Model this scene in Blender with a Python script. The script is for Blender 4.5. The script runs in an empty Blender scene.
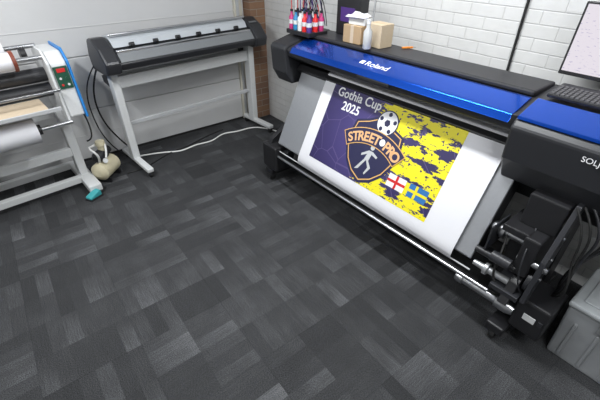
import bpy, math, random
from mathutils import Matrix, Vector
random.seed(4)
scene=bpy.context.scene
scene.view_settings.view_transform='Standard'
R=math.radians
GR=Matrix.Rotation(R(52.5),4,'Z')      # world axes = room axes
# ---------------- materials
def nodes(name):
    m=bpy.data.materials.new(name); m.use_nodes=True
    nt=m.node_tree; b=nt.nodes['Principled BSDF']
    return m,nt,b
def mat(name,col,rough=.5,metal=0,bump=.0,scale=60,var=.06,spec=.5,coat=0,alpha=1,trans=0):
    m,nt,b=nodes(name)
    n=nt.nodes.new('ShaderNodeTexNoise'); n.inputs['Scale'].default_value=scale; n.inputs['Detail'].default_value=3
    tc=nt.nodes.new('ShaderNodeTexCoord'); nt.links.new(tc.outputs['Object'],n.inputs['Vector'])
    mx=nt.nodes.new('ShaderNodeMix'); mx.data_type='RGBA'
    c=Vector(col[:3])
    mx.inputs[6].default_value=(*(c*(1-var)),1); mx.inputs[7].default_value=(*[min(1,k*(1+var)) for k in c],1)
    nt.links.new(n.outputs['Fac'],mx.inputs[0]); nt.links.new(mx.outputs[2],b.inputs['Base Color'])
    b.inputs['Roughness'].default_value=rough; b.inputs['Metallic'].default_value=metal
    b.inputs['Specular IOR Level'].default_value=spec; b.inputs['Coat Weight'].default_value=coat
    if trans: b.inputs['Transmission Weight'].default_value=trans
    if bump:
        bp=nt.nodes.new('ShaderNodeBump'); bp.inputs['Strength'].default_value=bump; bp.inputs['Distance'].default_value=.002
        nt.links.new(n.outputs['Fac'],bp.inputs['Height']); nt.links.new(bp.outputs[0],b.inputs['Normal'])
    return m
BLACK=mat('black_plastic',(.016,.016,.018),.42)
CHAR=mat('charcoal_shell',(.026,.027,.031),.38,bump=.1,scale=300)
CHAR2=mat('charcoal_top',(.022,.022,.025),.5,bump=.15,scale=400)
CUTG=mat('cutter_grey',(.20,.21,.22),.35)
BLUE=mat('gloss_blue',(.006,.085,.56),.2,metal=.8,coat=.5,var=.03)
WHITE=mat('white_coat',(.66,.67,.67),.4)
GREYW=mat('light_grey_coat',(.5,.51,.52),.45)
SILVER=mat('aluminium',(.62,.63,.65),.28,metal=1)
STEEL=mat('steel_sheet',(.42,.43,.44),.35,metal=.7)
PAPER=mat('white_media',(.74,.74,.77),.6,var=.01,spec=.3)
APRON=mat('apron_metal',(.36,.37,.39),.35,metal=.5)
KRAFT=mat('cardboard',(.42,.29,.16),.8,bump=.2)
KRAFT2=mat('cardboard_pale',(.52,.42,.29),.8,bump=.2)
BEIGE=mat('beige_media',(.55,.45,.33),.7,spec=.2)
BEIGEP=mat('beige_plastic',(.66,.60,.42),.4)
TEAL=mat('teal_plastic',(.05,.36,.38),.4)
RED=mat('red_plastic',(.6,.02,.02),.35)
GREEN=mat('green_panel',(.01,.07,.04),.35)
LBLUE=mat('blue_trim',(.02,.22,.6),.35)
RUBBER=mat('rubber',(.012,.012,.012),.7)
NAVY=mat('ink_navy',(.014,.014,.06),.5,var=.02)
YEL=mat('ink_yellow',(.80,.66,.01),.5,var=.02)
WINK=mat('ink_white',(.8,.8,.82),.5,var=.01)
GOLD=mat('ink_gold',(.70,.40,.13),.5,var=.02)
PINK=mat('ink_magenta',(.45,.03,.16),.5); CY=mat('ink_cyan',(.02,.2,.4),.5); PUR=mat('ink_purple',(.07,.03,.18),.5)
ORANGE=mat('orange_plastic',(.75,.25,.03),.5)
CABLEW=mat('white_cable',(.78,.78,.76),.5)
CREAM=mat('cream_frame',(.66,.63,.54),.5)
BOTTLE=mat('clear_plastic',(.75,.78,.78),.15,trans=.5)
BIN=mat('grey_bin_plastic',(.26,.27,.28),.3,var=.2,scale=8)
BINL=mat('bin_lid_plastic',(.34,.36,.37),.22,var=.15,scale=10)
# carpet
def carpet():
    m,nt,b=nodes('carpet_tiles'); N=nt.nodes; L=nt.links
    tc=N.new('ShaderNodeTexCoord')
    sep=N.new('ShaderNodeSeparateXYZ'); L.new(tc.outputs['Object'],sep.inputs[0])
    def M(op,a,bb=None,c=None):
        n=N.new('ShaderNodeMath'); n.operation=op
        for i,v in enumerate((a,bb,c)):
            if v is None: continue
            if isinstance(v,(int,float)): n.inputs[i].default_value=v
            else: L.new(v,n.inputs[i])
        return n.outputs[0]
    def comb(x,y,z=0):
        n=N.new('ShaderNodeCombineXYZ')
        for i,v in enumerate((x,y,z)):
            if isinstance(v,(int,float)): n.inputs[i].default_value=v
            else: L.new(v,n.inputs[i])
        return n.outputs[0]
    def WN(v):
        n=N.new('ShaderNodeTexWhiteNoise'); n.noise_dimensions='3D'; L.new(v,n.inputs['Vector']); return n.outputs['Value']
    T=.5
    x,y=sep.outputs[0],sep.outputs[1]
    tx=M('FLOOR',M('DIVIDE',x,T)); ty=M('FLOOR',M('DIVIDE',y,T))
    r=WN(comb(tx,ty,3)); sel=M('GREATER_THAN',r,.5)
    inv=M('SUBTRACT',1,sel)
    u=M('ADD',M('MULTIPLY',x,sel),M('MULTIPLY',y,inv))
    v=M('ADD',M('MULTIPLY',y,sel),M('MULTIPLY',x,inv))
    qx=M('FLOOR',M('DIVIDE',x,.25)); qy=M('FLOOR',M('DIVIDE',y,.25))
    rq=WN(comb(qx,qy,21))
    bar=M('FLOOR',M('DIVIDE',u,.0833)); half=M('FLOOR',M('DIVIDE',v,.25))
    r2=WN(comb(bar,tx,ty)); r3=WN(comb(bar,M('ADD',half,M('MULTIPLY',tx,7)),ty))
    r4=WN(comb(tx,ty,11))
    no=N.new('ShaderNodeTexNoise'); no.inputs['Scale'].default_value=1; no.inputs['Detail'].default_value=2
    L.new(comb(M('MULTIPLY',u,170),M('MULTIPLY',v,6),M('MULTIPLY',sel,9)),no.inputs['Vector'])
    fine=N.new('ShaderNodeTexNoise'); fine.inputs['Scale'].default_value=210; fine.inputs['Detail'].default_value=4
    L.new(tc.outputs['Object'],fine.inputs['Vector'])
    soft=N.new('ShaderNodeTexNoise'); soft.inputs['Scale'].default_value=6; soft.inputs['Detail'].default_value=2
    L.new(tc.outputs['Object'],soft.inputs['Vector'])
    fr=M('FRACT',M('DIVIDE',v,.25)); fade=M('ADD',.35,M('MULTIPLY',fr,1.2))
    val=M('ADD',M('MULTIPLY',M('MULTIPLY',M('POWER',r3,4),.22),fade),M('MULTIPLY',M('POWER',r2,4),.13))
    val=M('ADD',val,M('MULTIPLY',rq,.06)); val=M('ADD',val,M('MULTIPLY',r4,.07))
    val=M('MULTIPLY',val,M('MULTIPLY',M('ADD',.15,M('MULTIPLY',no.outputs['Fac'],1.7)),M('ADD',.2,M('MULTIPLY',soft.outputs['Fac'],1.6))))
    fx=M('ABSOLUTE',M('SUBTRACT',M('FRACT',M('DIVIDE',x,.5)),.5)); fy=M('ABSOLUTE',M('SUBTRACT',M('FRACT',M('DIVIDE',y,.5)),.5))
    j=M('MULTIPLY',M('GREATER_THAN',M('MAXIMUM',fx,fy),.494),.05)
    val=M('SUBTRACT',M('ADD',val,.195),j)
    val=M('MULTIPLY',val,M('MULTIPLY_ADD',fine.outputs['Fac'],4.0,-1.0))
    ramp=N.new('ShaderNodeMapRange'); ramp.inputs[1].default_value=0; ramp.inputs[2].default_value=1.2
    ramp.inputs[3].default_value=.008; ramp.inputs[4].default_value=.17
    L.new(val,ramp.inputs[0])
    c=N.new('ShaderNodeCombineColor')
    L.new(M('MULTIPLY',ramp.outputs[0],.98),c.inputs[0]); L.new(ramp.outputs[0],c.inputs[1]); L.new(M('MULTIPLY',ramp.outputs[0],1.05),c.inputs[2])
    L.new(c.outputs[0],b.inputs['Base Color'])
    b.inputs['Roughness'].default_value=.95; b.inputs['Specular IOR Level'].default_value=.1
    bp=N.new('ShaderNodeBump'); bp.inputs['Strength'].default_value=.7; bp.inputs['Distance'].default_value=.004
    L.new(fine.outputs['Fac'],bp.inputs['Height']); L.new(bp.outputs[0],b.inputs['Normal'])
    return m
def brickmat(name,c1,c2,cm,swap='xz',strength=.8,paint=True):
    m,nt,b=nodes(name); N=nt.nodes; L=nt.links
    tc=N.new('ShaderNodeTexCoord'); sep=N.new('ShaderNodeSeparateXYZ'); L.new(tc.outputs['Object'],sep.inputs[0])
    cb=N.new('ShaderNodeCombineXYZ')
    L.new(sep.outputs[0 if swap=='xz' else 1],cb.inputs[0]); L.new(sep.outputs[2],cb.inputs[1])
    br=N.new('ShaderNodeTexBrick'); L.new(cb.outputs[0],br.inputs['Vector'])
    br.inputs['Scale'].default_value=1; br.inputs['Brick Width'].default_value=.225; br.inputs['Row Height'].default_value=.075
    br.inputs['Mortar Size'].default_value=.005; br.inputs['Mortar Smooth'].default_value=.8
    br.inputs['Color1'].default_value=(*c1,1); br.inputs['Color2'].default_value=(*c2,1); br.inputs['Mortar'].default_value=(*cm,1)
    n=N.new('ShaderNodeTexNoise'); n.inputs['Scale'].default_value=14; n.inputs['Detail'].default_value=5; L.new(tc.outputs['Object'],n.inputs['Vector'])
    mx=N.new('ShaderNodeMix'); mx.data_type='RGBA'; mx.blend_type='MULTIPLY'; mx.inputs[0].default_value=.15
    L.new(br.outputs['Color'],mx.inputs[6]); L.new(n.outputs['Fac'],mx.inputs[7]); L.new(mx.outputs[2],b.inputs['Base Color'])
    b.inputs['Roughness'].default_value=.55 if paint else .9
    ma=N.new('ShaderNodeMath'); ma.operation='MULTIPLY_ADD'; ma.inputs[1].default_value=-1; L.new(br.outputs['Fac'],ma.inputs[0])
    m2=N.new('ShaderNodeMath'); m2.operation='MULTIPLY'; m2.inputs[1].default_value=.9; L.new(n.outputs['Fac'],m2.inputs[0]); L.new(m2.outputs[0],ma.inputs[2])
    bp=N.new('ShaderNodeBump'); bp.inputs['Strength'].default_value=strength; bp.inputs['Distance'].default_value=.005
    L.new(ma.outputs[0],bp.inputs['Height']); L.new(bp.outputs[0],b.inputs['Normal'])
    return m
BRICK=brickmat('white_painted_brick',(.72,.72,.71),(.69,.69,.68),(.62,.62,.61),strength=.5)
BROWN=brickmat('bare_brick',(.30,.17,.10),(.22,.13,.09),(.35,.31,.26),'yz',.6,False)
PLASTER=mat('plaster_paint',(.68,.68,.67),.8,bump=.2,scale=30)
CEIL=mat('ceiling_paint',(.78,.78,.78),.9,bump=.1,scale=20)
DOORP=mat('door_panel_paint',(.64,.64,.64),.5,var=.04,scale=5)
# ---------------- builders
def empty(name,M=Matrix()):
    e=bpy.data.objects.new(name,None); e.empty_display_size=.1
    scene.collection.objects.link(e); e.matrix_world=GR@M; return e
def mk(par,name,vs,fs,m,smooth=False,bevel=0,M=None):
    me=bpy.data.meshes.new(name); me.from_pydata([tuple(v) for v in vs],[],fs); me.update()
    o=bpy.data.objects.new(name,me); scene.collection.objects.link(o)
    me.materials.append(m)
    if par is not None: o.parent=par
    if M is not None: o.matrix_local=M
    if smooth:
        for p in me.polygons: p.use_smooth=True
    if bevel:
        b=o.modifiers.new('bevel','BEVEL'); b.width=bevel; b.segments=2; b.limit_method='ANGLE'
    return o
def box(par,name,x,y,z,m,bevel=.004,M=None):
    vs=[(a,b,c) for a in x for b in y for c in z]
    fs=[(0,1,3,2),(4,6,7,5),(0,4,5,1),(2,3,7,6),(0,2,6,4),(1,5,7,3)]
    return mk(par,name,vs,fs,m,bevel=bevel,M=M)
def prism(par,name,prof,x0,x1,m,axis='x',bevel=.004,M=None):
    n=len(prof)
    def p(a,u,v): return (a,u,v) if axis=='x' else ((u,a,v) if axis=='y' else (u,v,a))
    vs=[p(x0,*q) for q in prof]+[p(x1,*q) for q in prof]
    fs=[tuple(range(n)),tuple(range(2*n-1,n-1,-1))]+[(i,i+n,(i+1)%n+n,(i+1)%n) for i in range(n)]
    o=mk(par,name,vs,fs,m,bevel=bevel,M=M)
    import bmesh
    bm=bmesh.new(); bm.from_mesh(o.data); bmesh.ops.recalc_face_normals(bm,faces=bm.faces); bm.to_mesh(o.data); bm.free()
    return o
def lathe(par,name,p0,p1,prof,m,seg=28,cap=True):
    p0=Vector(p0); p1=Vector(p1); ax=p1-p0; d=ax.normalized()
    s=d.orthogonal().normalized(); t=d.cross(s)
    vs=[];fs=[]
    for f,r in prof:
        c=p0+ax*f
        for i in range(seg):
            a=2*math.pi*i/seg; vs.append(c+(s*math.cos(a)+t*math.sin(a))*r)
    k=len(prof)
    for j in range(k-1):
        for i in range(seg):
            fs.append((j*seg+i,j*seg+(i+1)%seg,(j+1)*seg+(i+1)%seg,(j+1)*seg+i))
    if cap: fs.append(tuple(range(seg-1,-1,-1))); fs.append(tuple(range((k-1)*seg,k*seg)))
    o=mk(par,name,vs,fs,m)
    for p in o.data.polygons:
        if len(p.vertices)==4: p.use_smooth=True
    md=o.modifiers.new('es','EDGE_SPLIT'); md.split_angle=R(40)
    return o
def cyl(par,name,p0,p1,r,m,seg=24): return lathe(par,name,p0,p1,[(0,r),(1,r)],m,seg)
def tube(par,name,pts,r,m,smooth=True):
    cu=bpy.data.curves.new(name,'CURVE'); cu.dimensions='3D'; cu.bevel_depth=r; cu.bevel_resolution=3
    sp=cu.splines.new('NURBS' if smooth else 'POLY'); sp.points.add(len(pts)-1)
    for i,p in enumerate(pts): sp.points[i].co=(*p,1)
    if smooth: sp.order_u=min(4,len(pts)); sp.use_endpoint_u=True; sp.resolution_u=8
    cu.materials.append(m)
    o=bpy.data.objects.new(name,cu); scene.collection.objects.link(o)
    if par is not None: o.parent=par
    return o
def text(par,name,s,loc,size,m,rot=0,off=.0,align='LEFT',ext=0,M=None,shear=0):
    cu=bpy.data.curves.new(name,'FONT'); cu.body=s; cu.size=size; cu.offset=off; cu.align_x=align; cu.extrude=ext; cu.shear=shear
    cu.materials.append(m)
    o=bpy.data.objects.new(name,cu); scene.collection.objects.link(o); o.parent=par
    o.matrix_local=M if M is not None else Matrix.Translation(loc)@Matrix.Rotation(rot,4,'Z')
    return o
def disc(par,name,c,r,m,n=32,z=0):
    return mk(par,name,[(c[0]+r*math.cos(2*math.pi*i/n),c[1]+r*math.sin(2*math.pi*i/n),z) for i in range(n)],[tuple(range(n))],m)
def poly(par,name,pts,z,m):
    return mk(par,name,[(p[0],p[1],z) for p in pts],[tuple(range(len(pts)))],m)
def caster(par,name,x,y,r=.035):
    cyl(par,name+'_wheel',(x-.015,y,r),(x+.015,y,r),r,RUBBER)
    box(par,name+'_fork',(x-.022,x+.022),(y-.02,y+.02),(r,r*2+.02),BLACK,.003)

# ---------------- room   (room axes: x along brick wall from corner, y into the brick wall)
MR=Matrix.Translation((-.45,4.76,0))@Matrix.Rotation(R(-52.5),4,'Z')
def room(name,x,y,z,m,bevel=0):
    o=box(None,name,x,y,z,m,bevel); o.matrix_world=GR@MR; return o
XR,YF,ZC=6.2,-5.6,2.75
X0=-.07
room('floor',(X0-.2,XR+.2),(YF-.2,.2),(-.1,0),carpet())
room('ceiling',(X0-.2,XR+.2),(YF-.2,.2),(ZC,ZC+.1),CEIL)
room('wall_back',(X0,XR),(0,.2),(0,ZC),BRICK)
room('wall_right',(XR,XR+.2),(YF-.2,.2),(0,ZC),PLASTER)
room('wall_front',(X0,XR),(YF-.2,YF),(0,ZC),PLASTER)
room('wall_left',(X0-.2,X0),(YF-.2,.2),(0,ZC),PLASTER)
d=empty('door_1',MR@Matrix.Translation((X0,0,0)))
for i in range(5):
    z0=.02+i*.5
    box(d,'panel_%d'%i,(.001,.025),(YF+.6,-.34),(z0,z0+.494),DOORP,.006)
    box(d,'rib_%d'%i,(.025,.029),(YF+.6,-.34),(z0+.243,z0+.251),DOORP,.002)
box(d,'seal',(.001,.03),(YF+.6,-.34),(.0,.02),RUBBER,0)
f=empty('trim_1',MR@Matrix.Translation((X0,0,0)))
box(f,'post',(0.001,.05),(-.34,-.24),(0,ZC-.02),CREAM,.004)
box(f,'track',(.05,.07),(-.32,-.29),(.0,ZC-.05),GREYW,.002)
room('trim_2',(X0+.001,.08),(-.2,-.001),(0,ZC),BROWN)
room('trim_3',(1.6,XR),(-.03,-.001),(2.2,2.26),GREYW,.003)
def fixture(name,x,y,L,w,E,alongx=True,col=(.96,.985,1)):
    e=empty(name,MR@Matrix.Translation((x,y,ZC))@(Matrix() if alongx else Matrix.Rotation(R(90),4,'Z')))
    box(e,'housing',(-L/2-.03,L/2+.03),(-w/2-.03,w/2+.03),(-.05,-.001),WHITE,.004)
    ld=bpy.data.lights.new(name+'_lamp','AREA'); ld.shape='RECTANGLE'; ld.size=L; ld.size_y=w; ld.energy=E; ld.color=col
    o=bpy.data.objects.new('lamp',ld); scene.collection.objects.link(o); o.parent=e; o.location=(0,0,-.055)
fixture('ceiling_light',2.6,-1.2,1.5,.14,62)
fixture('ceiling_light.001',1.5,-3.2,1.5,.14,62)
fixture('ceiling_light.002',5.0,-2.0,1.5,.14,42)
w=bpy.data.worlds.new('world'); scene.world=w; w.use_nodes=True
w.node_tree.nodes['Background'].inputs[0].default_value=(.8,.85,.9,1); w.node_tree.nodes['Background'].inputs[1].default_value=.3

# ---------------- printer
MP=Matrix.Translation((-.08,3.12,0))@Matrix.Rotation(R(-51.5),4,'Z')
P=empty('large_format_printer',MP)
bodyp=[(.09,1.085),(-.008,1.135),(-.02,1.185),(0,1.2),(.17,1.25),(.44,1.27),(.48,1.22),(.48,1.085)]
prism(P,'main_housing',bodyp,-.02,1.86,CHAR,bevel=.008)
endp=[(.03,.90),(-.03,1.0),(-.045,1.19),(-.02,1.215),(.17,1.262),(.45,1.285),(.5,1.22),(.5,.90)]
prism(P,'end_housing_near_ink',endp,-.22,-.02,CHAR,bevel=.012)
rp=[(.04,.86),(-.04,1.0),(-.055,1.17),(-.02,1.21),(.15,1.257),(.45,1.285),(.5,1.22),(.5,.86)]
prism(P,'control_housing',rp,1.825,3.0,CHAR,bevel=.012)
lid=[(-.028,1.172),(-.004,1.21),(.145,1.257),(.165,1.258),(.165,1.242),(-.01,1.19)]
prism(P,'blue_lid',lid,.03,1.80,BLUE,bevel=.004)
lid2=[(-.03,1.220),(.14,1.270),(.155,1.262),(-.035,1.206)]
prism(P,'blue_cover',lid2,1.835,2.99,BLUE,bevel=.003)
box(P,'back_cover',(0,1.80),(.18,.43),(1.255,1.285),CHAR2,.01)
box(P,'lid_gap',(1.803,1.828),(-.02,.17),(1.18,1.215),BLACK,.002)
box(P,'lid_handle',(.78,1.05),(-.034,-.026),(1.150,1.172),BLACK,.004)
SL=math.atan2(.047,.149)
text(P,'maker_label','Roland',None,.07,WINK,off=0,ext=.0006,M=Matrix.Translation((.77,.035,1.2245))@Matrix.Rotation(SL,4,'X'))
box(P,'maker_logo',(-.05,-.015),(.005,.042),(0,.001),WINK,0,M=Matrix.Translation((.77,.035,1.2245))@Matrix.Rotation(SL,4,'X'))
text(P,'model_label','SOLJET',None,.036,WINK,off=.0,ext=.0006,M=Matrix.Translation((2.15,-.054,1.12))@Matrix.Rotation(R(86),4,'X'))
prism(P,'platen',[(.08,1.02),(.12,1.05),(.45,1.085),(.45,.93),(.16,.93)],-.02,1.86,BLACK)
prism(P,'dryer_apron',[(.145,1.04),(.125,1.04),(-.165,.42),(-.15,.40)],.02,1.90,APRON)
prism(P,'apron_back',[(.15,1.0),(.30,.97),(.02,.40),(-.14,.41)],.03,1.89,BLACK)
box(P,'stand_beam',(-.05,2.5),(.22,.34),(.70,.82),BLACK,.006)
box(P,'stand_beam_low',(-.05,2.2),(.20,.28),(.22,.28),BLACK,.006)
for nm,x in (('a',-.12),('b',2.12)):
    box(P,'leg_'+nm,(x,x+.09),(.18,.36),(.1,.92),BLACK,.006)
    box(P,'foot_'+nm,(x-.005,x+.095),(-.22,.5),(.07,.13),BLACK,.01)
    prism(P,'arm_'+nm,[(.2,.62),(-.16,.42),(-.22,.30),(-.14,.28),(.2,.45)],x+.0,x+.05,BLACK)
    caster(P,'caster_front_'+nm,x+.045,-.18); caster(P,'caster_rear_'+nm,x+.045,.46)
box(P,'takeup_unit_left',(-.16,.05),(-.22,-.02),(.14,.38),BLACK,.015)
cyl(P,'takeup_knob_left',(.05,-.1,.3),(.11,-.1,.3),.045,CHAR)
cyl(P,'guide_rail',(.0,-.19,.30),(2.05,-.19,.30),.012,SILVER)
cyl(P,'dancer_bar',(.02,-.08,.22),(1.95,-.08,.22),.012,BLACK)
cyl(P,'cable_duct',(.0,-.17,.345),(1.92,-.17,.345),.005,GREYW)
# right-hand take-up machinery
box(P,'takeup_motor',(2.20,2.36),(-.16,.06),(.14,.36),BLACK,.012)
box(P,'takeup_label',(2.25,2.31),(-.164,-.159),(.24,.28),WHITE,.001)
box(P,'takeup_switch',(2.325,2.345),(-.166,-.159),(.25,.28),CHAR,.001)
box(P,'takeup_plate',(2.05,2.2),(-.2,.02),(.34,.37),CHAR,.003)
lathe(P,'takeup_tube',(1.85,-.14,.23),(2.2,-.14,.23),[(0,.03),(.04,.036),(.13,.036),(.15,.028),(.7,.028),(.72,.04),(.9,.04),(1,.03)],SILVER)
lathe(P,'media_flange',(1.90,-.03,.60),(2.10,-.03,.60),[(0,.02),(.1,.035),(.3,.035),(.32,.045),(.42,.045),(.45,.025),(1,.025)],SILVER)
lathe(P,'media_flange_b',(1.92,-.15,.40),(2.12,-.15,.40),[(0,.015),(.3,.02),(.32,.035),(.42,.035),(.45,.02),(1,.02)],STEEL)
box(P,'sensor_bracket',(1.98,2.12),(-.12,.1),(.66,.70),BLACK,.006)
box(P,'sensor_block',(2.10,2.18),(-.14,.06),(.46,.70),BLACK,.01)
box(P,'upper_block',(2.02,2.2),(-.04,.14),(.70,.88),BLACK,.008)
box(P,'inner_block',(2.0,2.12),(.0,.2),(.3,.6),BLACK,.01)
cyl(P,'tension_shaft',(1.9,-.13,.48),(2.12,-.13,.48),.02,BLACK)
cyl(P,'tension_knob',(2.0,-.17,.52),(2.1,-.17,.52),.03,CHAR)
cyl(P,'pivot_pin',(2.10,-.12,.56),(2.25,-.12,.56),.018,SILVER)
cyl(P,'gear_wheel',(2.185,-.1,.44),(2.205,-.1,.44),.06,CHAR)
cyl(P,'gear_hub',(2.18,-.1,.44),(2.215,-.1,.44),.02,STEEL)
box(P,'slot_plate',(1.94,1.95),(-.14,.06),(.5,.66),CHAR,.002)
prism(P,'side_arm',[(-.02,.9),(-.16,.62),(-.2,.36),(-.13,.34),(-.04,.6),(.04,.9)],2.21,2.235,CHAR,bevel=.004)
for i in range(3): cyl(P,'bolt_%d'%i,(2.234,-.13+.03*i,.50+.12*i),(2.242,-.13+.03*i,.50+.12*i),.009,SILVER,10)
for i in range(6):
    yy=-.04+.035*i
    tube(P,'loom_%d'%i,[(2.22+.02*i,yy,.9),(2.32+.03*i,yy-.05,.8),(2.27+.015*i,yy+.02,.62),(2.38-.02*i,yy-.06,.45),(2.3,yy*.5,.36)],.005+.001*(i%3),[RUBBER,RUBBER,CHAR,RUBBER,CHAR,RUBBER][i])
tube(P,'loom_low',[(2.0,-.05,.6),(2.04,-.16,.5),(2.02,-.18,.4),(2.1,-.17,.32),(2.2,-.12,.3)],.006,RUBBER)
tube(P,'loom_low_2',[(2.1,.0,.72),(2.13,-.17,.66),(2.15,-.19,.5),(2.18,-.18,.4),(2.22,-.12,.34)],.004,CHAR)

# ---------------- banner
MB=MP@Matrix.Translation((.34,.112,1.045))@Matrix.Rotation(R(64.2),4,'X')
Bn=empty('printed_banner',MB)
Wd,Ln=1.46,.74
secs=[(.04,-.03),(.02,-.006),(0,0),(-Ln+.08,0),(-Ln+.05,-.002),(-Ln+.02,-.009),(-Ln,-.022),(-Ln-.01,-.045)]
vs=[];
for s,z in secs: vs+=[(0,s,z),(Wd,s,z)]
mk(Bn,'sheet',vs,[(2*i,2*i+2,2*i+3,2*i+1) for i in range(len(secs)-1)],PAPER,True)
ax0,ax1,ay0,ay1=.115,1.23,-.02,-.635
def artmat():
    m,nt,b=nodes('banner_artwork'); N=nt.nodes; L=nt.links
    tc=N.new('ShaderNodeTexCoord'); sep=N.new('ShaderNodeSeparateXYZ'); L.new(tc.outputs['Object'],sep.inputs[0])
    def M(op,a,bb=None,c=None):
        n=N.new('ShaderNodeMath'); n.operation=op
        for i,v in enumerate((a,bb,c)):
            if v is None: continue
            if isinstance(v,(int,float)): n.inputs[i].default_value=v
            else: L.new(v,n.inputs[i])
        return n.outputs[0]
    x,y=sep.outputs[0],sep.outputs[1]
    mp=N.new('ShaderNodeMapping'); L.new(tc.outputs['Object'],mp.inputs[0]); mp.inputs['Rotation'].default_value=(0,0,R(-58)); mp.inputs['Scale'].default_value=(.9,3.0,1); mp.inputs['Location'].default_value=(.4,.3,0)
    n=N.new('ShaderNodeTexNoise'); n.inputs['Scale'].default_value=5; n.inputs['Detail'].default_value=6; n.inputs['Roughness'].default_value=.68; L.new(mp.outputs[0],n.inputs['Vector'])
    k=M('ADD',M('SUBTRACT',x,M('ADD',.66,M('MULTIPLY',y,.15))),M('MULTIPLY',M('SUBTRACT',n.outputs['Fac'],.5),.7))
    isy=M('GREATER_THAN',k,0)
    spl=M('GREATER_THAN',n.outputs['Fac'],.475)
    n2=N.new('ShaderNodeTexNoise'); n2.inputs['Scale'].default_value=38; n2.inputs['Detail'].default_value=2; L.new(tc.outputs['Object'],n2.inputs['Vector'])
    spk=M('LESS_THAN',n2.outputs['Fac'],.64)
    isy=M('MULTIPLY',M('MULTIPLY',isy,spl),spk)
    v=N.new('ShaderNodeTexVoronoi'); v.feature='DISTANCE_TO_EDGE'; v.inputs['Scale'].default_value=5; L.new(tc.outputs['Object'],v.inputs['Vector'])
    ln=M('MULTIPLY',M('LESS_THAN',v.outputs['Distance'],.012),.4)
    # printed lighter area behind the badge (part of the artwork)
    dx=M('SUBTRACT',x,.55); dy=M('ADD',y,.36)
    dd=M('SQRT',M('ADD',M('MULTIPLY',dx,dx),M('MULTIPLY',dy,dy)))
    g=N.new('ShaderNodeMapRange'); g.inputs[1].default_value=.5; g.inputs[2].default_value=.1; g.inputs[3].default_value=0; g.inputs[4].default_value=1; L.new(dd,g.inputs[0])
    c0=N.new('ShaderNodeMix'); c0.data_type='RGBA'; L.new(g.outputs[0],c0.inputs[0]); c0.inputs[6].default_value=(.022,.015,.08,1); c0.inputs[7].default_value=(.055,.04,.17,1)
    c1=N.new('ShaderNodeMix'); c1.data_type='RGBA'; L.new(ln,c1.inputs[0]); L.new(c0.outputs[2],c1.inputs[6]); c1.inputs[7].default_value=(.16,.12,.28,1)
    c2=N.new('ShaderNodeMix'); c2.data_type='RGBA'; L.new(isy,c2.inputs[0]); L.new(c1.outputs[2],c2.inputs[6]); c2.inputs[7].default_value=(.80,.70,.01,1)
    L.new(c2.outputs[2],b.inputs['Base Color']); b.inputs['Roughness'].default_value=.5
    return m
poly(Bn,'artwork',[(ax0,ay0),(ax0,ay1),(ax1,ay1),(ax1,ay0)],.0012,artmat())
text(Bn,'title','Gothia Cup',(ax0+.055,-.112,.0025),.09,WINK,off=.0016)
text(Bn,'year','2025',(ax0+.14,-.20,.0025),.09,WINK,off=.0016)
cx,cy=.65,-.355
def shield(s):
    pts=[(-.17,.12),(-.09,.15),(0,.20),(.09,.15),(.17,.12),(.185,.03),(.175,-.06),(.14,-.14),(.08,-.205),(0,-.245),(-.08,-.205),(-.14,-.14),(-.175,-.06),(-.185,.03)]
    return [(cx+p[0]*s*1.1,cy+p[1]*s) for p in pts]
poly(Bn,'shield_edge',shield(1.13),.0022,NAVY)
poly(Bn,'shield_gold',shield(1.04),.0030,GOLD)
poly(Bn,'shield_field',shield(1.0),.0038,NAVY)
bx,by=cx+.045,cy+.185
disc(Bn,'ball_edge',(bx,by),.087,NAVY,z=.0046)
disc(Bn,'ball',(bx,by),.079,WINK,z=.0054)
disc(Bn,'ball_spot_0',(bx,by),.025,NAVY,6,.0062)
for i in range(5):
    a=R(90+72*i); disc(Bn,'ball_spot_%d'%(i+1),(bx+.060*math.cos(a),by+.060*math.sin(a)),.016,NAVY,6,.0062)
def arc(r,a0,a1,n,c): return [(c[0]+r*math.cos(a0+(a1-a0)*i/n),c[1]+r*math.sin(a0+(a1-a0)*i/n)) for i in range(n+1)]
ac=(cx,cy-.36)
def band(nm,r0,r1,w,z,m):
    o=arc(r1,R(90+w),R(90-w),16,ac); i=arc(r0,R(90-w),R(90+w),16,ac)
    vs=[(p[0],p[1],z) for p in o+i]; n=17
    mk(Bn,nm,vs,[(k,2*n-1-k,2*n-2-k,k+1) for k in range(n-1)],m)
band('band_gold',.364,.478,36,.0064,GOLD); band('band_navy',.370,.472,35.2,.0070,NAVY)
SAL=mat('ink_salmon',(.75,.42,.20),.5)
for i,ch in enumerate('STREET PRO'):
    a=90+29.5-i*59/9.0
    r=.385
    text(Bn,'letter_%d'%i,ch,(ac[0]+r*math.cos(R(a)),ac[1]+r*math.sin(R(a)),.0078),.092,SAL,rot=R(a-90),off=.003,align='CENTER')
a=R(90+29.5-6*59/9.0); disc(Bn,'letter_mark',(ac[0]+.42*math.cos(a),ac[1]+.42*math.sin(a)),.024,WINK,16,.0078)
disc(Bn,'player_head',(cx+.015,cy-.005),.018,GREYW,16,.0046)
poly(Bn,'player_body',[(cx-.005,cy-.03),(cx+.03,cy-.03),(cx+.02,cy-.1),(cx-.02,cy-.1)],.0046,GREYW)
poly(Bn,'player_leg',[(cx-.02,cy-.1),(cx,cy-.1),(cx-.04,cy-.18),(cx-.07,cy-.19)],.0047,GREYW)
poly(Bn,'player_leg_2',[(cx,cy-.1),(cx+.02,cy-.1),(cx+.06,cy-.14),(cx+.03,cy-.2),(cx+.02,cy-.19),(cx+.035,cy-.145)],.0048,GREYW)
poly(Bn,'player_arm',[(cx-.005,cy-.03),(cx-.06,cy-.07),(cx-.055,cy-.085),(cx,cy-.05)],.0049,GREYW)
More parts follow.
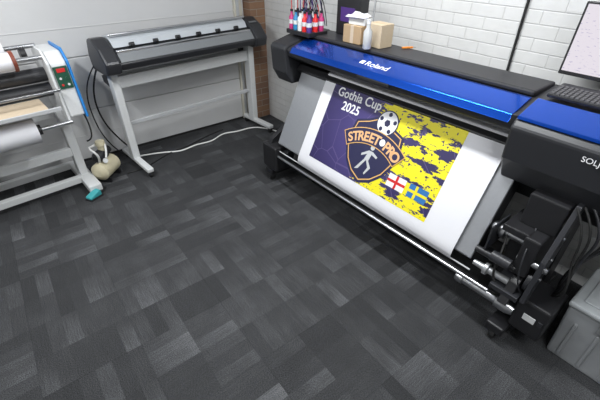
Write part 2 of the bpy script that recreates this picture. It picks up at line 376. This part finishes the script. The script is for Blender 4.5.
poly(Bn,'player_arm_2',[(cx+.03,cy-.03),(cx+.08,cy-.05),(cx+.075,cy-.065),(cx+.025,cy-.05)],.0049,GREYW)
def rect(nm,x0,y0,x1,y1,z,m): return poly(Bn,nm,[(x0,y0),(x0,y1),(x1,y1),(x1,y0)],z,m)
fx,fy=.87,-.455
rect('flag_white',fx,fy,fx+.14,fy-.088,.0025,WINK)
rect('flag_cross_h',fx,fy-.035,fx+.14,fy-.053,.0035,RED); rect('flag_cross_v',fx+.061,fy,fx+.079,fy-.088,.0036,RED)
fx=1.04; SW=mat('flag_blue_ink',(.02,.15,.4),.5)
rect('flag_blue',fx,fy,fx+.14,fy-.088,.0025,SW)
rect('flag2_cross_h',fx,fy-.035,fx+.14,fy-.053,.0035,YEL); rect('flag2_cross_v',fx+.045,fy,fx+.063,fy-.088,.0036,YEL)

# ---------------- things on the printer
def onp(x,y,z,rot=0): return MP@Matrix.Translation((x,y,z))@Matrix.Rotation(R(rot),4,'Z')
cb=empty('cardboard_box',onp(.39,.20,1.287,3))
box(cb,'carton',(0,.17),(0,.16),(0,.12),KRAFT,.003)
box(cb,'tape',(.07,.10),(-.001,.161),(.001,.1215),BEIGE,0)
cb=empty('cardboard_box.001',onp(.575,.24,1.287,-4))
box(cb,'carton',(0,.15),(0,.12),(0,.15),KRAFT2,.003)
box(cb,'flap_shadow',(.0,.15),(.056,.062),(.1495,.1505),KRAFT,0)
cb=empty('tissue_box',onp(.42,.22,1.409,8))
box(cb,'carton',(0,.14),(0,.1),(0,.045),WHITE,.003)
vs=[];n=8
for i in range(n+1):
    for j in range(n+1):
        vs.append((-.02+i*.02,-.02+j*.015,.05+.03*random.random()*(1 if 0<i<n and 0<j<n else .1)))
o=mk(cb,'crumpled_tissue',vs,[(i*(n+1)+j,(i+1)*(n+1)+j,(i+1)*(n+1)+j+1,i*(n+1)+j+1) for i in range(n) for j in range(n)],PAPER,True)
so=o.modifiers.new('s','SOLIDIFY'); so.thickness=.006
b1=empty('plastic_bottle',onp(.66,.17,1.287))
lathe(b1,'bottle_body',(0,0,0),(0,0,.16),[(0,.026),(.03,.03),(.7,.03),(.85,.014),(1,.013)],BOTTLE)
cyl(b1,'cap',(0,0,.16),(0,0,.185),.015,WHITE)
cb=empty('equipment_case',onp(.14,.36,1.287,0))
box(cb,'case',(0,.25),(0,.1),(0,.27),BLACK,.01)
box(cb,'case_label',(.05,.2),(-.002,.0),(.1,.2),PUR,.0)
cb=empty('ink_bottles',onp(-.18,.10,1.289,0))
box(cb,'tray',(0,.29),(0,.2),(-.012,.02),BLACK,.003)
cols=[PINK,CY,WHITE,RED,PUR,NAVY,WHITE,PINK,NAVY,RED,CY,PUR,WHITE,NAVY,PINK]
for i in range(15):
    xx=.03+.056*(i%5); yy=.035+.062*(i//5); c=cols[i]
    lathe(cb,'bottle_%d'%i,(xx,yy,.02),(xx,yy,.15),[(0,.022),(.7,.022),(.82,.01),(1,.01)],c,16)
    cyl(cb,'bottle_cap_%d'%i,(xx,yy,.15),(xx,yy,.165),.012,BLACK,12)
    cyl(cb,'bottle_label_%d'%i,(xx,yy,.06),(xx,yy,.09),.0228,WHITE,16)
    q=random.random
    tube(cb,'ink_tube_%d'%i,[(xx,yy,.16),(xx+.01,yy,.24+.02*(i%3)),(xx-.06+.1*q(),yy-.02,.27+.012*(i%6)),(-.02+.02*i,.1+.05*q(),.30),(-.03+.02*i,.18+.02*q(),.22),(-.02+.02*i,.215,.05)],.0032,[RED,CABLEW,PUR,NAVY,BLACK][i%5])
ob=empty('orange_knife',onp(.82,.36,1.287,60)); box(ob,'handle',(0,.08),(0,.015),(0,.012),ORANGE,.004); box(ob,'blade',(.08,.10),(.004,.012),(.004,.007),STEEL,0)
kb=empty('keyboard',onp(1.86,.16,1.278,0)@Matrix.Rotation(R(5),4,'X'))
box(kb,'base',(0,.44),(0,.14),(0,.018),BLACK,.005)
kv=[];kf=[]
for r_ in range(5):
    for c_ in range(20):
        x0=.01+c_*.0212;y0=.008+r_*.0255;b0=len(kv)
        kv+=[(x0,y0,.018),(x0+.018,y0,.018),(x0+.018,y0+.021,.018),(x0,y0+.021,.018),(x0+.002,y0+.002,.024),(x0+.016,y0+.002,.024),(x0+.016,y0+.019,.024),(x0+.002,y0+.019,.024)]
        kf+=[tuple(b0+q for q in t) for t in ((4,5,6,7),(0,1,5,4),(1,2,6,5),(2,3,7,6),(3,0,4,7))]
mk(kb,'keys',kv,kf,mat('key_caps',(.07,.07,.075),.4))
mo=empty('computer_monitor',onp(1.765,.50,1.31)@Matrix.Rotation(R(-4),4,'X'))
box(mo,'bezel',(0,.56),(0,.03),(0,.35),BLACK,.004)
def screen():
    m,nt,b=nodes('screen_glow'); N=nt.nodes;L=nt.links
    tc=N.new('ShaderNodeTexCoord')
    n=N.new('ShaderNodeTexNoise'); n.inputs['Scale'].default_value=1; n.inputs['Detail'].default_value=4
    mp=N.new('ShaderNodeMapping'); mp.inputs['Scale'].default_value=(40,1,140); L.new(tc.outputs['Object'],mp.inputs[0]); L.new(mp.outputs[0],n.inputs[0])
    rp=N.new('ShaderNodeValToRGB'); rp.color_ramp.elements[0].position=.34; rp.color_ramp.elements[1].position=.40
    rp.color_ramp.elements[0].color=(.55,.5,.7,1); rp.color_ramp.elements[1].color=(.90,.84,.92,1)
    L.new(n.outputs['Fac'],rp.inputs[0]); L.new(rp.outputs[0],b.inputs['Emission Color']); b.inputs['Emission Strength'].default_value=.85
    b.inputs['Base Color'].default_value=(.02,.02,.02,1); b.inputs['Roughness'].default_value=.3
    return m
box(mo,'screen',(.012,.548),(-.002,0),(.02,.338),screen(),0)
box(mo,'arm',(.24,.32),(.03,.12),(.14,.2),BLACK,.004)
wc=empty('wall_cable',MR)
tube(wc,'cord',[(2.95,-.012,ZC-.01),(2.95,-.012,2.0),(2.93,-.012,1.6),(2.95,-.012,1.1),(2.95,-.012,.8)],.008,RUBBER)
wc=empty('wall_cable.001',MR)
tube(wc,'cord',[(1.75,-.01,ZC-.01),(1.75,-.01,2.0),(1.78,-.012,1.7),(1.74,-.012,1.3),(1.75,-.012,.9)],.006,GREYW)

# ---------------- cutter
MC=Matrix.Translation((-1.70,3.34,0))@Matrix.Rotation(R(43),4,'Z')
C=empty('vinyl_cutter',MC)
W=1.60
cp=[(-.12,.97),(-.19,.99),(-.21,1.04),(-.15,1.11),(-.07,1.14),(-.05,1.18),(.04,1.21),(.14,1.19),(.18,1.08),(.15,.97)]
prism(C,'body',cp,.03,W-.08,CHAR,bevel=.01)
ecp=[(-.14,.95),(-.215,.97),(-.235,1.06),(-.13,1.17),(0,1.235),(.12,1.22),(.19,1.08),(.17,.95)]
prism(C,'end_cap_left',ecp,-.08,.05,CHAR,bevel=.02)
prism(C,'end_cap_right',ecp,W-.12,W+.03,CHAR,bevel=.02)
prism(C,'front_panel',[(-.207,1.055),(-.152,1.122),(-.145,1.115),(-.2,1.05)],.06,W-.13,CUTG,bevel=.002)
box(C,'silver_rail',(.06,W-.13),(-.145,-.11),(1.118,1.138),SILVER,.004,)
prism(C,'cover_glass',[(-.085,1.15),(-.055,1.20),(.02,1.24),(.13,1.225),(.14,1.2)],.06,W-.13,mat('smoked_cover',(.50,.53,.56),.18,var=.03),bevel=.003)
cyl(C,'roller_shaft',(.06,-.03,1.245),(W-.13,-.03,1.245),.012,SILVER)
box(C,'key_pad',(W-.10,W-.01),(-.12,-.05),(1.19,1.20),CUTG,.003,M=Matrix.Translation((0,.02,0)))
for i in range(6): cyl(C,'pinch_%d'%i,(.2+i*.22,-.10,1.165),(.24+i*.22,-.10,1.165),.018,BLACK,16)
for nm,x,yr in (('left',-.02,.28),('right',W-.11,.17)):
    box(C,'leg_'+nm,(x,x+.07),(-.05,.05),(.08,.97),WHITE,.008)
    box(C,'foot_'+nm,(x-.0,x+.065),(-.36,yr),(.055,.1),WHITE,.012)
    for yy,n2 in ((-.33,'f'),(yr-.03,'r')): caster(C,'caster_%s_%s'%(nm,n2),x+.033,yy,.025)
    prism(C,'bracket_'+nm,[(.05,.8),(.18,.82),(.2,.88),(.05,.92)],x,x+.02,BLACK)
box(C,'cross_beam',(.04,W-.11),(-.02,.02),(.79,.90),WHITE,.006)
box(C,'cross_beam_low',(.04,W-.11),(.0,.03),(.42,.46),GREYW,.006)
cyl(C,'roll_bar_a',(.0,.17,.87),(W-.05,.17,.87),.02,GREYW); cyl(C,'roll_bar_b',(.0,.10,.93),(W-.05,.10,.93),.02,BLACK)
tube(C,'power_lead',[(-.05,.1,1.0),(-.14,.2,.8),(-.16,.24,.5),(-.05,.24,.25),(.1,.22,.02)],.008,RUBBER)
tube(C,'data_lead',[(-.05,.12,1.02),(-.2,.18,.85),(-.22,.22,.55),(-.16,.22,.2),(.0,.2,.02)],.006,RUBBER)

# ---------------- laminator
MLm=Matrix.Translation((-2.035,3.0,0))@Matrix.Rotation(R(43),4,'Z')
Lm=empty('roll_laminator',MLm)
XL=-1.75
prism(Lm,'control_cabinet',[(-.17,.70),(-.12,1.12),(-.04,1.20),(.28,1.20),(.32,.70)],0.02,.14,WHITE,bevel=.015)
side=[(-.185,.68),(-.133,1.13),(-.04,1.215),(.29,1.215),(.33,.68)]
prism(Lm,'blue_side',side,.14,.158,LBLUE,bevel=.006)
prism(Lm,'white_side',side,0.0,.02,WHITE,bevel=.006)
pm=Matrix.Translation((.08,-.147,.93))@Matrix.Rotation(R(83.2),4,'X')
box(Lm,'control_panel',(-.05,.05),(-.0,.17),(.0,.006),GREEN,.002,M=pm)
box(Lm,'panel_display',(-.03,.03),(.125,.155),(.006,.009),RED,.001,M=pm)
for i in range(2): 
    for j in range(2):
        o=cyl(Lm,'button_%d%d'%(i,j),(-.022+.044*j,.03+.05*i,.006),(-.022+.044*j,.03+.05*i,.014),.009,[RED,WHITE,GREEN][(i+j)%3],14); o.matrix_local=pm
prism(Lm,'far_cabinet',[(-.17,.70),(-.12,1.12),(-.02,1.22),(.30,1.22),(.34,.70)],XL-.17,XL,WHITE,bevel=.015)
for nm,x in (('near',-.04),('far',XL-.12)):
    box(Lm,'post_'+nm,(x,x+.07),(.0,.12),(.08,.72),WHITE,.006)
    box(Lm,'foot_'+nm,(x-.02,x+.09),(-.28,.36),(.03,.10),WHITE,.01)
    for yy in (-.22,.3): cyl(Lm,'levelling_foot_%s_%d'%(nm,int(yy*100)),(x+.035,yy,0),(x+.035,yy,.05),.025,RUBBER)
box(Lm,'base_beam_front',(XL,-.04),(-.06,.0),(.05,.11),WHITE,.006)
box(Lm,'base_beam_rear',(XL,-.04),(.28,.34),(.05,.11),WHITE,.006)
box(Lm,'mid_beam',(XL,-.04),(.0,.05),(.30,.38),WHITE,.006)
box(Lm,'top_beam',(XL,-.04),(.1,.16),(.64,.70),WHITE,.006)
def roll(nm,y,z,r,m,x1=-.12,core=.022):
    lathe(Lm,nm,(XL+.05,y,z),(x1,y,z),[(0,core),(0,r),(1,r),(1,core)],m,32)
    cyl(Lm,nm+'_shaft',(XL,y,z),(.02,y,z),core*.8,SILVER)
roll('white_roll',-.2,.68,.095,PAPER,-.24)
roll('liner_roll',-.06,1.17,.065,PAPER,-.2)
roll('film_roll',.16,1.22,.08,PAPER,-.2)
cyl(Lm,'nip_roller_top',(XL,.05,1.02),(0,.05,1.02),.055,CHAR); cyl(Lm,'nip_roller_bottom',(XL,.05,.90),(0,.05,.90),.055,CHAR)
FL=mat('flange_brown',(.2,.05,.03),.4)
cyl(Lm,'red_flange',(-.2,-.06,1.17),(-.175,-.06,1.17),.075,FL)
cyl(Lm,'core_plug',(-.24,-.2,.68),(-.21,-.2,.68),.04,BLACK)
cyl(Lm,'dark_flange',(-.11,.1,1.18),(-.07,.1,1.18),.05,BLACK)
box(Lm,'feed_table',(XL,-.12),(-.32,.0),(.84,.855),BEIGE,.003)
box(Lm,'table_edge',(XL,-.04),(-.335,-.32),(.83,.86),GREYW,.003)
box(Lm,'front_guard',(XL,.02),(-.2,-.17),(.93,.95),SILVER,.003)
tube(Lm,'air_hose',[(.14,.1,.8),(.20,.16,.6),(.20,.1,.45),(.16,.0,.40),(.12,.05,.38)],.007,RUBBER)

# ---------------- compressor
K=empty('air_compressor',Matrix.Translation((-1.87,3.12,0))@Matrix.Rotation(R(-5),4,'Z'))
lathe(K,'tank',(0,-.17,.12),(0,.12,.12),[(0,.03),(.04,.06),(.12,.085),(.88,.085),(.96,.06),(1,.03)],BEIGEP)
box(K,'skid',(-.07,.07),(-.12,-.09),(0,.05),BLACK,.004); box(K,'skid_b',(-.07,.07),(.05,.08),(0,.05),BLACK,.004)
lathe(K,'pump',(-.01,-.12,.25),(-.01,.1,.25),[(0,.03),(.1,.05),(.6,.055),(.65,.04),(1,.035)],BLACK)
lathe(K,'pump_cylinder',(0,.0,.27),(0,.0,.38),[(0,.035),(.6,.035),(.65,.045),(1,.04)],BEIGEP)
lathe(K,'gauge',(.05,-.08,.22),(.07,-.1,.23),[(0,.022),(1,.022)],WHITE)
tube(K,'coil_hose',[(.0,-.1,.2),(.06,-.14,.30),(.0,-.16,.36),(-.06,-.1,.36),(-.06,.0,.32),(-.02,.05,.4),(.06,.0,.34),(.07,-.08,.25)],.010,CABLEW)
fp=empty('foot_pedal',Matrix.Translation((-1.86,2.74,0))@Matrix.Rotation(R(-25),4,'Z'))
prism(fp,'pedal',[(-.06,.012),(-.06,.035),(.05,.07),(.06,.055),(.06,.012)],-.035,.035,TEAL,bevel=.01)
box(fp,'base',(-.04,.04),(-.065,.07),(0,.012),BLACK,.004)
tube(fp,'lead',[(0,.06,.02),(.0,.10,.01),(-.03,.13,.01),(-.04,.16,.02)],.005,RUBBER)
fc=empty('power_cable',Matrix())
tube(fc,'cord',[(-1.75,3.50,.01),(-1.5,3.62,.01),(-1.30,3.58,.01),(-1.2,3.8,.01),(-1.0,3.85,.01),(-.95,4.1,.01),(-.75,4.12,.01),(-.6,4.3,.01),(-.3,4.2,.01),(-.15,4.0,.01),(-.12,3.75,.012)],.008,CABLEW)
fc=empty('power_cable.001',Matrix())
tube(fc,'cord',[(-1.72,3.16,.008),(-1.60,3.22,.008),(-1.52,3.40,.008),(-1.42,3.62,.008),(-1.25,3.75,.008),(-1.1,4.05,.008),(-.95,4.2,.008)],.006,RUBBER)
# ---------------- grey bin
G=empty('storage_bin',onp(2.385,-.02,0))
prism(G,'bin_body',[(.015,0),(.365,0),(.38,.37),(.0,.37)],.0,.36,BIN,axis='y',bevel=.012)
box(G,'bin_lid',(-.006,.39),(-.012,.372),(.37,.40),BINL,.01)
box(G,'lid_panel',(.04,.34),(.04,.32),(.40,.408),BINL,.006)
box(G,'latch',(.15,.23),(-.02,-.0),(.31,.38),STEEL,.003)
for i in range(3): box(G,'rib_%d'%i,(.06+.1*i,.075+.1*i),(-.006,.0),(.03,.28),BIN,.002)

# ---------------- camera
cd=bpy.data.cameras.new('cam'); cd.sensor_width=36; cd.lens=368/600*36
co=bpy.data.objects.new('camera',cd); scene.collection.objects.link(co)
co.matrix_world=GR@(Matrix.Translation((0,0,1.9))@Matrix.Rotation(R(90-35.1),4,'X')); scene.camera=co
